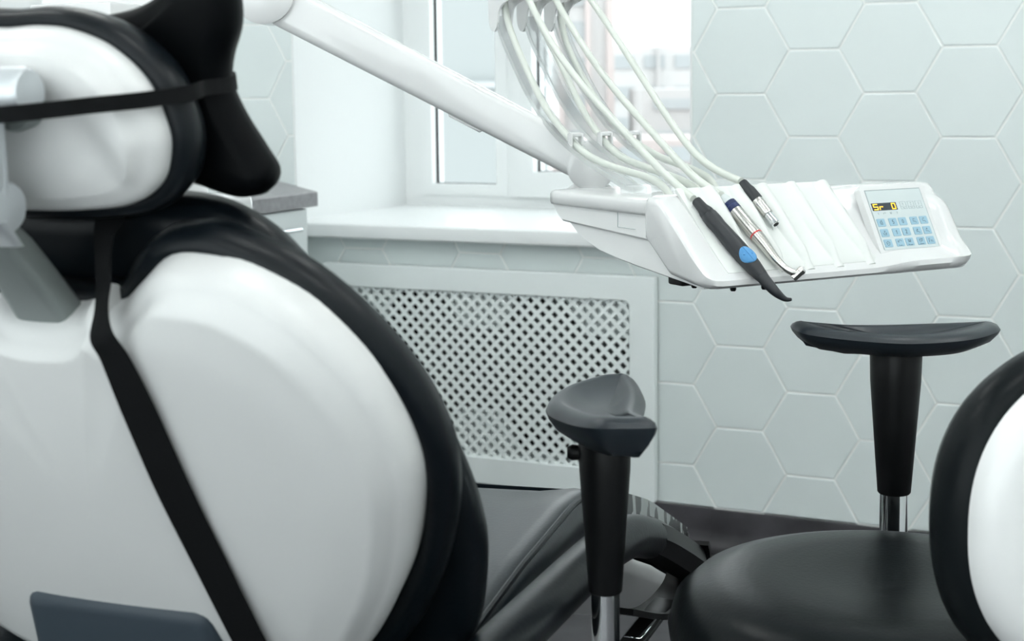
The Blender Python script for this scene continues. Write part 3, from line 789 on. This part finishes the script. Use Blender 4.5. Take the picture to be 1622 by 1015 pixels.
INK = {
 '5': [[(.8, 0), (.2, 0), (.15, .45), (.6, .4), (.85, .65), (.6, 1), (.15, .95)]],
 '0': [[(.5, 0), (.85, .3), (.85, .7), (.5, 1), (.15, .7), (.15, .3), (.5, 0)]],
 '1': [[(.25, .25), (.55, 0), (.55, 1)]],
 '2': [[(.15, .2), (.4, 0), (.75, .1), (.8, .35), (.15, 1), (.85, 1)]],
 '3': [[(.15, .1), (.6, 0), (.8, .25), (.5, .48), (.85, .75), (.5, 1), (.15, .9)]],
 'glass': [[(.2, .3), (.25, 1), (.75, 1), (.8, .3), (.2, .3)], [(.5, .3), (.5, 0), (.8, 0)], [(.3, .65), (.7, .65)]],
 'bowl': [[(.0, .5), (.2, 1), (.8, 1), (1, .5), (.55, .75)], [(.5, 0), (.5, .6)], [(.5, 0), (.75, .15)]],
 'lamp': [[(.5, 0), (1, .4), (.7, 1), (.3, 1), (0, .4), (.5, 0)], [(.3, .5), (.7, .5)]],
 'undo': [[(.0, .75), (.1, .3), (.5, .05), (.9, .2), (1, .55)], [(-.1, .35), (.0, .75), (.35, .6)]],
 'tool': [[(.1, .1), (.9, .1), (.8, .5), (.2, .5), (.1, .1)], [(.2, .5), (.2, 1), (.45, .6), (.7, 1), (.8, .5)]],
 'cube': [[(.0, .4), (.4, .1), (1, .1), (.95, .6), (.6, 1), (.05, .95), (.0, .4)], [(0, .4), (.6, .4), (.6, 1)], [(.6, .4), (1, .1)]],
 'chair_l': [[(.1, .35), (.25, .75), (.6, .65), (1, 1)], [(.2, .1), (.7, .15)], [(.2, .1), (.4, 0)]],
 'chair_r': [[(.1, .35), (.25, .75), (.6, .65), (1, 1)], [(.2, .15), (.7, .1)], [(.7, .1), (.5, 0)]],
 'chair_d': [[(.1, .45), (.25, .8), (.6, .7), (1, 1)], [(.45, 0), (.45, .4)], [(.3, .25), (.45, .45), (.6, .25)]],
 'chair_u': [[(.1, .45), (.25, .8), (.6, .7), (1, 1)], [(.45, .05), (.45, .45)], [(.3, .2), (.45, 0), (.6, .2)]],
 'Fn': [[(.0, 1), (.0, .1), (.4, .1)], [(.0, .5), (.35, .5)], [(.6, 1), (.6, .5)], [(.6, .6), (.85, .5), (1, .65), (1, 1)]],
 'Adj': [[(0, 1), (.15, 0), (.3, 1)], [(.06, .6), (.24, .6)], [(.65, 0), (.65, 1), (.45, 1), (.45, .5), (.65, .5)], [(.9, .4), (.9, 1.2)]],
 'Range': [[(0, 1), (0, 0), (.14, .1), (.14, .4), (0, .5), (.16, 1)], [(.24, .5), (.36, .5), (.36, 1), (.24, 1), (.24, .75), (.36, .75)], [(.44, 1), (.44, .5), (.54, .5), (.54, 1)], [(.74, 1), (.62, 1), (.62, .5), (.74, .5), (.74, 1.25), (.62, 1.25)], [(1, 1), (.84, 1), (.84, .5), (1, .5), (1, .75), (.84, .75)]],
 'Clean': [[(.16, .1), (0, .1), (0, 1), (.16, 1)], [(.26, 0), (.26, 1)], [(.52, 1), (.36, 1), (.36, .5), (.52, .5), (.52, .75), (.36, .75)], [(.6, .5), (.74, .5), (.74, 1), (.6, 1), (.6, .75), (.74, .75)], [(.84, 1), (.84, .5), (1, .5), (1, 1)]],
}
def ink(g, key, u, v, w, h, lw, n0, n1, mi):
    for line in INK[key]:
        for p, q in zip(line[:-1], line[1:]):
            stroke(g, (u+(p[0]-.5)*w, v+(p[1]-.5)*h), (u+(q[0]-.5)*w, v+(q[1]-.5)*h), lw, n0, n1, mi)
KU = (.094, .310, .488, .700, .878); KV = (.548, .724, .900)
KEYS = [['glass', '5', '0', 'chair_l', 'chair_r'], ['bowl', '1', '2', 'chair_d', 'chair_u'], ['lamp', 'undo', 'tool', 'cube', 'Fn']]
SUB = {(2, 1): 'Adj', (2, 2): 'Range', (2, 3): 'Clean'}
for r_ in range(3):
    for c_ in range(5):
        g = G(); u, v = KU[c_], KV[r_]
        pquad(g, u-.072, u+.072, v-.066, v+.066, .0006, .0017, 0, .0014)
        k = KEYS[r_][c_]
        if (r_, c_) in SUB:
            ink(g, k, u, v-.016, .062, .052, .0005, .0016, .00185, 1); ink(g, SUB[(r_, c_)], u, v+.048, .075, .020, .00025, .0016, .00185, 1)
        elif k in '5012': ink(g, k, u, v, .036, .060, .0007, .0016, .00185, 1)
        else: ink(g, k, u, v, .062, .068, .0005, .0016, .00185, 1)
        obj('key', g, ['key_blue', 'key_ink'], cp, False)
for c_, (u, k) in enumerate(((.60, '1'), (.745, '2'), (.89, '3'))):
    g = G(); v = .278
    for p, q in (((-.055, -.065), (.055, -.065)), ((.055, -.065), (.055, .06)), ((.055, .06), (-.055, .06)), ((-.055, .06), (-.055, -.065)), ((-.055, .022), (.055, .022))):
        stroke(g, (u+p[0], v+p[1]), (u+q[0], v+q[1]), .0004, .0010, .0014)
    ink(g, k, u, v-.022, .03, .045, .0004, .0010, .0014, 0)
    stroke(g, (u-.018, v+.034), (u+.018, v+.050), .0004, .0010, .0014); stroke(g, (u+.018, v+.034), (u-.018, v+.050), .0004, .0010, .0014)
    obj('outline_key', g, 'key_line', cp, False)
for u, k in ((.10, '1'), (.215, 'undo'), (.33, 'tool'), (.445, '1')):
    g = G(); ink(g, k, u, .392, .035, .034, .0004, .0010, .0014, 0); obj('indicator_mark', g, 'key_line', cp, False)

# the arm and its joints
J0 = V(.125, .508, .143)
JL = toT(Wr(-.394, 2.52, 1.318))
adir = (JL-J0)/np.linalg.norm(JL-J0)
side = np.cross(adir, V(0, 0, 1)); side /= np.linalg.norm(side); upn = np.cross(side, adir)
g = G(); rings = []
for t, k in ((0, 1), (.2, 1.02), (.5, 1.05), (.8, 1.09), (1, 1.12)):
    p = J0+adir*.015+(JL-J0)*t*.97
    rings.append([p+side*x+upn*z for x, z in rrect(-.026, .026, -.0315*k, .0315*k, .014, 6)])
loft(g, rings); arm = obj('arm', g, 'gloss_white', it, True, 50)
g = G(); box(g, -.02, .02, .30, .37, -.003, 0)
cmid = J0+(JL-J0)*.36
g = G(); rbox(g, -.012, .012, -.03, .03, -.003, .003, .002, 1, fn=lambda v: cmid+side*v[0]+adir*v[1]+upn*(v[2]-.0335)); obj('arm_clip', g, 'side_white', arm)
g = G(); lathe(g, [(.036, -.036), (.040, -.033), (.040, .033), (.036, .036)], J0, side, 40); obj('tray_joint', g, 'gloss_white', it, True, 40)
g = G(); lathe(g, [(.040, -.062), (.042, -.058), (.042, -.040), (.028, -.030), (.026, -.004)], J0, (0, 0, 1), 32); rbox(g, J0[0]-.035, J0[0]+.035, .38, J0[1], J0[2]-.062, J0[2]-.040, .006, 2); obj('joint_base', g, 'gloss_white', it)
ld = toT(Wr(-.75, 2.46, 1.335))-JL; ld[2] = 0; ld /= np.linalg.norm(ld)
g = G(); lathe(g, [(.044, -.042), (.050, -.038), (.050, .038), (.044, .042)], JL+V(0, 0, .004), side, 40); obj('elbow_joint', g, 'gloss_white', it, True, 40)
ls = np.cross(ld, V(0, 0, 1)); g = G(); rings = []
for t in (0, .35):
    p = JL+V(0, 0, .012)+ld*t
    rings.append([p+ls*x+V(0, 0, z) for x, z in rrect(-.034, .034, -.042, .042, .016, 6)])
loft(g, rings); obj('upper_arm', g, 'gloss_white', it, True, 50)

# whip arms: clear curved strips with a hose clip and a pulley head
STRIP = [(.279, .116), (.332, .133), (.413, .159), (.50, .198), (.571, .249), (.623, .301), (.668, .353), (.690, .392)]
for x in (.060, .115, .170):
    g = G(); P = [V(x, y, z) for y, z in STRIP]; rings = []
    for (t, u, w_), p in zip(frames(catmull(P, 6)), catmull(P, 6)):
        nrm = np.cross(V(1, 0, 0), t); k = .0135
        rings.append([p+V(k, 0, 0)-nrm*.002, p+V(k, 0, 0)+nrm*.006, p+V(k-.003, 0, 0)+nrm*.006, p+V(k-.003, 0, 0)+nrm*.001,
                      p+V(-k+.003, 0, 0)+nrm*.001, p+V(-k+.003, 0, 0)+nrm*.006, p+V(-k, 0, 0)+nrm*.006, p+V(-k, 0, 0)-nrm*.002])
    loft(g, rings); whip = obj('whip_arm', g, 'whip_clear', it, True, 40, 'clear plastic hose whip')
    g = G(); rbox(g, x-.014, x+.014, .262, .30, .110, .124, .004, 2); obj('whip_foot', g, 'whip_clear', whip)
    g = G()
    c0 = V(x, .449, .181)
    rbox(g, x-.011, x-.007, .443, .456, .170, .198, .002, 2); rbox(g, x-.011, x+.013, .444, .455, .192, .199, .003, 2); rbox(g, x+.009, x+.013, .443, .456, .178, .198, .002, 2)
    obj('hose_clip', g, 'gloss_white', whip)
    g = G()
    for xo in (-.015, .011): 
        o_ = resample(catmull([(.680, .372), (.694, .366), (.708, .385), (.706, .43), (.69, .455), (.64, .462), (.62, .445), (.625, .42), (.655, .412), (.672, .40)], 4, True), 30)
        loft(g, [[(x+xo, y, z) for y, z in o_], [(x+xo+.004, y, z) for y, z in o_]])
    obj('pulley_bracket', g, 'gloss_white', whip, True, 40)
    g = G(); lathe(g, [(.016, -.010), (.016, -.007), (.011, -.004), (.011, .004), (.016, .007), (.016, .010)], (x, .640, .432), (1, 0, 0), 24); obj('pulley', g, 'gloss_white', whip, True, 30)

# ------------------------------------------------------------------ handpieces with their hoses
def hose(parent, xs, pts, r, m_='hose'):
    P = np.array(catmull([V(*p) for p in pts], 8))
    for _ in range(14): P[1:-1] = (P[:-2]+2*P[1:-1]+P[2:])/4
    g = G(); tube(g, P, r, 12, 1); return obj('hose', g, m_, parent)
UPH = [(.676, .403), (.673, .432), (.660, .452), (.640, .457), (.618, .445)]
def full_hose(x0, low, up, down, x1):
    ys = low+up+UPH+down; n = len(low+up+UPH); m_ = len(down); out = []
    for i, (y, z) in enumerate(ys):
        x = x0 if i < n else x0+(x1-x0)*((i-n+1)/m_)**2
        out.append((x, y, z))
    return out
def hp_thing(name, label): return thing(name, label, 'dental handpiece', TO, TROT)
def seg_lathe(parent, name, p0, p1, prof, m_, n=24, ang=40):
    p0, p1 = V(*p0), V(*p1); L = np.linalg.norm(p1-p0)
    g = G(); lathe(g, [(r, h*L) for r, h in prof], p0, p1-p0, n); return obj(name, g, m_, parent, True, ang)
# ultrasonic scaler (black)
h1 = hp_thing('scaler_handpiece', 'black ultrasonic scaler handpiece with blue button resting on the tray')
A0, A1 = V(.046, .103, .112), V(.071, -.012, .016)
def al(t): return A0+(A1-A0)*t
seg_lathe(h1, 'hose_boot', al(0), al(.19), [(.0066, 0), (.0070, .03), (.0078, .55), (.0100, .80), (.0103, 1)], 'hp_black')
seg_lathe(h1, 'grip', al(.19), al(1.0), [(.0100, 0), (.0112, .02), (.0117, .12), (.0110, .2), (.0122, .45), (.0126, .66), (.0112, .85), (.0088, 1)], 'hp_black')
Ad = (A1-A0)/np.linalg.norm(A1-A0)
g = G(); tp = [al(1.0), al(1.0)+Ad*.025, V(.083, -.038, -.009), V(.088, -.0425, -.0125), V(.094, -.0455, -.0125)]
tube(g, tp, [.0086, .0070, .0047, .0032, .0020], 16, 6); obj('tip', g, 'hp_black', h1)
cdir = CAM-(TO+V(ca*A0[0]-sa*A0[1], sa*A0[0]+ca*A0[1], A0[2]))
btn = al(.78); bn = V(-.35, -.62, .70); bn -= Ad*(bn@Ad); bn /= np.linalg.norm(bn); bs = np.cross(Ad, bn)
g = G(); rings = []
for k, h in ((1.0, .0070), (1.0, .0125), (.88, .0135), (.5, .0139), (.05, .0141)):
    rings.append([btn+Ad*(.0138*k*math.cos(a))+bs*(.0108*k*math.sin(a))+bn*(h-.0035*(k*math.sin(a))**2) for a in np.linspace(0, 2*math.pi, 28, endpoint=False)])
loft(g, rings); button = obj('button', g, 'sky_blue', h1, True, 50, 'light blue oval button')
g = G(); tube(g, [btn+bn*.0138+Ad*.0125, btn+bn*.0147, btn+bn*.0138-Ad*.0125], .0007, 8, 6); obj('button_rib', g, 'sky_blue', button)
for q in (-1, 1):
    g = G(); lathe(g, [(.0017, 0), (.0016, .0008), (.0008, .0014)], btn+bn*.0126+bs*.0052*q-Ad*.002*q, bn, 14); obj('button_nub', g, 'sky_blue', button)
hose(h1, 0, full_hose(.060, [(.186, .112), (.200, .124), (.237, .137), (.314, .145), (.404, .161)], [(.461, .186), (.534, .230), (.587, .283), (.651, .356)],
     [(.593, .414), (.528, .350), (.431, .278), (.287, .198), (.189, .146), (.110, .114)], .046), .0056)
# contra-angle on a motor (steel, blue collar)
h2 = hp_thing('contra_angle_handpiece', 'steel contra-angle handpiece with dark blue collar and red ring on the tray')
Q0, Q1, Q2 = V(.096, .104, .113), V(.107, .044, .063), V(.112, .012, .035)
qd = (Q1-Q0)/np.linalg.norm(Q1-Q0)
seg_lathe(h2, 'boot', Q0-qd*.004, Q0+qd*.012, [(.0052, 0), (.0068, .4), (.0074, 1)], 'hose_grey')
seg_lathe(h2, 'collar', Q0+qd*.010, Q0+qd*.026, [(.0076, 0), (.0094, .05), (.0088, .14), (.0097, .22), (.0090, .32), (.0098, .40), (.0091, .5), (.0099, .6), (.0099, 1)], 'hp_blue', 28, 25)
seg_lathe(h2, 'motor', Q0+qd*.026, Q1-qd*.004, [(.0094, 0), (.0098, .03), (.0098, .93), (.0092, 1)], 'steel', 28)
seg_lathe(h2, 'red_ring', Q1-qd*.0045, Q1-qd*.002, [(.0092, 0), (.0094, .1), (.0094, .9), (.009, 1)], 'red_ring', 28)
g = G(); tube(g, [Q1-qd*.002, Q1+qd*.012, Q2, V(.117, .0, .0245), V(.124, -.008, .0185), V(.130, -.0115, .0155)], [.0090, .0086, .0068, .0054, .0048, .0046], 20, 6); obj('neck', g, 'steel', h2)
hd = V(.0, -.75, -.66); hc = V(.131, -.0125, .0155)
ax = V(.55, -.35, .62); ax /= np.linalg.norm(ax)
g = G(); lathe(g, [(.0046, -.009), (.0055, -.008), (.0057, .004), (.0062, .0045), (.0062, .0085), (.0048, .0105)], hc, ax, 24); obj('head', g, 'steel', h2, True, 30)
hose(h2, 0, full_hose(.115, [(.186, .112), (.200, .122), (.244, .133), (.319, .145), (.399, .159)], [(.454, .186), (.512, .229), (.561, .282), (.631, .356)],
     [(.600, .416), (.520, .345), (.416, .268), (.285, .192), (.188, .139), (.112, .117)], .095), .0056)
# bare motor coupling
h3 = hp_thing('motor_coupling', 'short black and steel motor coupling without a head on the tray')
K0, K1 = V(.143, .123, .130), V(.1515, .060, .0765)
kd = (K1-K0)/np.linalg.norm(K1-K0); KL = np.linalg.norm(K1-K0)
def kl(t): return K0+(K1-K0)*t
seg_lathe(h3, 'boot', kl(-.04), kl(.42), [(.0062, 0), (.0070, .05), (.0078, .35), (.0090, .45), (.0094, .95), (.0088, 1)], 'hp_black')
seg_lathe(h3, 'motor', kl(.42), kl(.76), [(.0084, 0), (.0088, .05), (.0088, .35), (.0080, .42), (.0080, .95), (.0074, 1)], 'steel')
seg_lathe(h3, 'spigot', kl(.76), kl(1.0), [(.0062, 0), (.0068, .08), (.0068, .97), (.0060, 1)], 'chrome')
seg_lathe(h3, 'bore', kl(.99), kl(1.004), [(.0042, 0), (.0042, 1)], 'dark_hole')
hose(h3, 0, full_hose(.170, [(.222, .112), (.240, .130), (.264, .138), (.314, .149), (.383, .161)], [(.474, .192), (.551, .239), (.622, .303), (.667, .358)],
     [(.575, .415), (.494, .350), (.411, .282), (.307, .199), (.226, .154), (.128, .1335)], .1425), .0056)

# ------------------------------------------------------------------ dentist stool
sr, sdp = .431, 1.70
SROT = YAW+math.atan2(.423, .906)
stl = thing('dentist_stool', 'black round dentist stool with two arm supports and white backed backrest', 'stool', Wr(sr, sdp, 0), SROT)
def toS(r, d, z=0): 
    a, b2 = r-sr, d-sdp; c_, s_ = math.cos(SROT-YAW), math.sin(SROT-YAW)
    return V(a*c_+b2*s_, -a*s_+b2*c_, z)
g = G(); lathe(g, [(.05, .475), (.21, .478), (.238, .492), (.252, .515), (.256, .545), (.248, .572), (.226, .592), (.19, .602), (.14, .604), (.08, .600), (.0, .598)], (0, 0, 0), (0, 0, 1), 72)
obj('seat', g, 'stool_leather', stl, True, 60)
g = G(); lathe(g, [(.04, .44), (.19, .445), (.20, .475), (.05, .476)], (0, 0, 0), (0, 0, 1), 40); obj('seat_pan', g, 'black_plastic', stl)
g = G(); lathe(g, [(.033, .10), (.033, .28), (.025, .285), (.025, .45)], (0, 0, 0), (0, 0, 1), 28); obj('gas_lift', g, 'chrome', stl, True, 30)
for k in range(5):
    a = math.radians(72*k+20); dvec = V(math.cos(a), math.sin(a), 0)
    g = G(); tube(g, [V(0, 0, .11), dvec*.14+V(0, 0, .10), dvec*.27+V(0, 0, .075)], [.03, .024, .016], 12, 4); lg = obj('leg', g, 'black_plastic', stl)
    g = G(); s_ = np.cross(dvec, V(0, 0, 1)); lathe(g, [(.022, -.012), (.026, -.010), (.026, .010), (.022, .012)], dvec*.27+V(0, 0, .026), s_, 20); tube(g, [dvec*.27+V(0, 0, .03), dvec*.27+V(0, 0, .08)], .007, 8, 1); obj('caster', g, 'black_plastic', lg)
# backrest
bc = V(.038, -.295, .752)
bk = [(.205*math.copysign(abs(math.cos(a))**.82, math.cos(a)), .178*math.copysign(abs(math.sin(a))**.86, math.sin(a))) for a in np.linspace(0, 2*math.pi, 120, endpoint=False)]
def bend(v): return bc+V(v[0], v[1]+.55*v[0]**2-.02, v[2])
g = G(); cushion(g, [(x*.90, z*.90) for x, z in bk], [(.02, -.018), (.010, -.014), (.003, -.006), (0, .004), (0, .02), (.01, .022)], (0, 0), lambda f_, x, z, y, s: y-(.012*(1-s*s) if f_ == 0 else 0), fn=bend)
obj('backrest_shell', g, 'stool_white', stl, True, 60, 'white shell of the stool backrest')
g = G(); cushion(g, [(x*.955, z*.98) for x, z in bk], [(.03, .012), (.016, .008), (.006, .014), (0, .030), (.002, .050), (.012, .066), (.03, .074)], (0, 0), lambda f_, x, z, y, s: y+(.012*(1-s*s) if f_ else 0), fn=bend)
obj('backrest_cushion', g, 'stool_leather', stl, True, 70)
g = G(); tube(g, [(0, -.15, .455), (0, -.26, .46), (0, -.31, .50), (0, -.315, .66)], .014, 14, 6); obj('backrest_bracket', g, 'chrome', stl)
# arm supports
pad_rd = [(0.0374, 1.9357), (0.0565, 2.0298), (0.1000, 2.085), (0.1297, 2.1011), (0.1600, 2.0895), (0.1690, 1.9890), (0.1560, 1.8560), (0.1605, 1.8203), (0.1643, 1.7594), (0.1224, 1.7581), (0.0868, 1.7766), (0.0560, 1.8512)]
pad_c = V(.112, 1.925)
def arm(rd_c, z_top, rot, sc_, sleeve_z, rod_bot, knob, mirror=1, k=1.0, sad=.012, th=1.0):
    base = toS(rd_c[0], rd_c[1])
    a0 = (SROT-YAW)
    o_ = []
    for r, d in pad_rd:
        q = (V(r, d)-pad_c)*V(sc_[0], sc_[1]); q[0] *= mirror
        c_, s_ = math.cos(rot), math.sin(rot); q = V(q[0]*c_-q[1]*s_, q[0]*s_+q[1]*c_)
        c_, s_ = math.cos(-a0), math.sin(-a0); o_.append((q[0]*c_-q[1]*s_, q[0]*s_+q[1]*c_))
    o_ = resample(catmull(o_, 8, True), 90); ctr = o_.mean(0)
    # long axis of the pad for its saddle curve
    u_, s2, vt = np.linalg.svd(o_-ctr); la = vt[0]; sa_ = vt[1]; Lh = np.abs((o_-ctr)@la).max()
    def zt(p):
        w = ((p-ctr)@la)/Lh; x_ = ((p-ctr)@sa_)/.075
        return sad*abs(w)**2.2
    N = smooth_cols(inward(o_), 3); rings = []
    lay = [(i_*k, z_*th) for i_, z_ in ((.055, -.046), (.030, -.041), (.012, -.030), (.003, -.018), (0, -.010), (.003, -.004), (.010, .0005), (.018, .003), (.022, .002))]
    for s in (.05, .3, .6):
        Q = ctr+((o_+N*.045*k)-ctr)*s; rings.append([(base[0]+p[0], base[1]+p[1], z_top-.046*th) for p in Q])
    for ins, dz in lay[1:]:
        Q = o_+N*ins; rings.append([(base[0]+p[0], base[1]+p[1], z_top+dz+zt(p)*(1 if dz > -.03 else .5)) for p in Q])
    F_ = o_+N*.022*k
    for s in (.9, .78, .62, .45, .28, .1):
        Q = ctr+(F_-ctr)*s; rings.append([(base[0]+p[0], base[1]+p[1], z_top+.002+zt(p)-.010*(1-s*s)) for p in Q])
    g = G(); loft(g, rings); obj('arm_pad', g, 'pad_rubber', stl, True, 35)
    g = G(); lathe(g, [(.031*k, z_top-.036*th), (.0345*k, z_top-.048*th), (.0335*k, z_top-.07), (.0222*k, sleeve_z+.002), (.0205*k, sleeve_z)], (base[0], base[1], 0), (0, 0, 1), 36); obj('arm_sleeve', g, 'black_plastic', stl, True, 40)
    g = G(); hub = V(base[0]*.06, base[1]*.06, .36)
    lathe(g, [(.0188*k, rod_bot), (.0188*k, sleeve_z+.03)], (base[0], base[1], 0), (0, 0, 1), 32); obj('arm_rod', g, 'chrome', stl, True, 40)
    g = G(); tube(g, [V(base[0], base[1], rod_bot+.06), V(base[0], base[1], rod_bot+.01), V(base[0]*.9, base[1]*.9, rod_bot-.01), hub], [.019, .018, .015, .015], 14, 6); obj('arm_bracket', g, 'black_plastic', stl)
    if knob:
        kd_ = toS(sr-1, sdp+.1)-toS(sr, sdp); kd_[2] = 0; kd_ /= np.linalg.norm(kd_)
        g = G(); lathe(g, [(.005, .016), (.006, .022), (.0075, .024), (.0085, .034), (.006, .039)], (base[0], base[1], z_top-.052), kd_, 16); obj('arm_knob', g, 'black_plastic', stl)
arm((.0945, 1.57), .836, 0.0, (.82, .72), .634, .30, True, 1, .80, .010, .85)
arm((.515, 2.03), .836, math.radians(-94), (.95, .80), .612, .43, False, -1, 1.0, .006, .72)
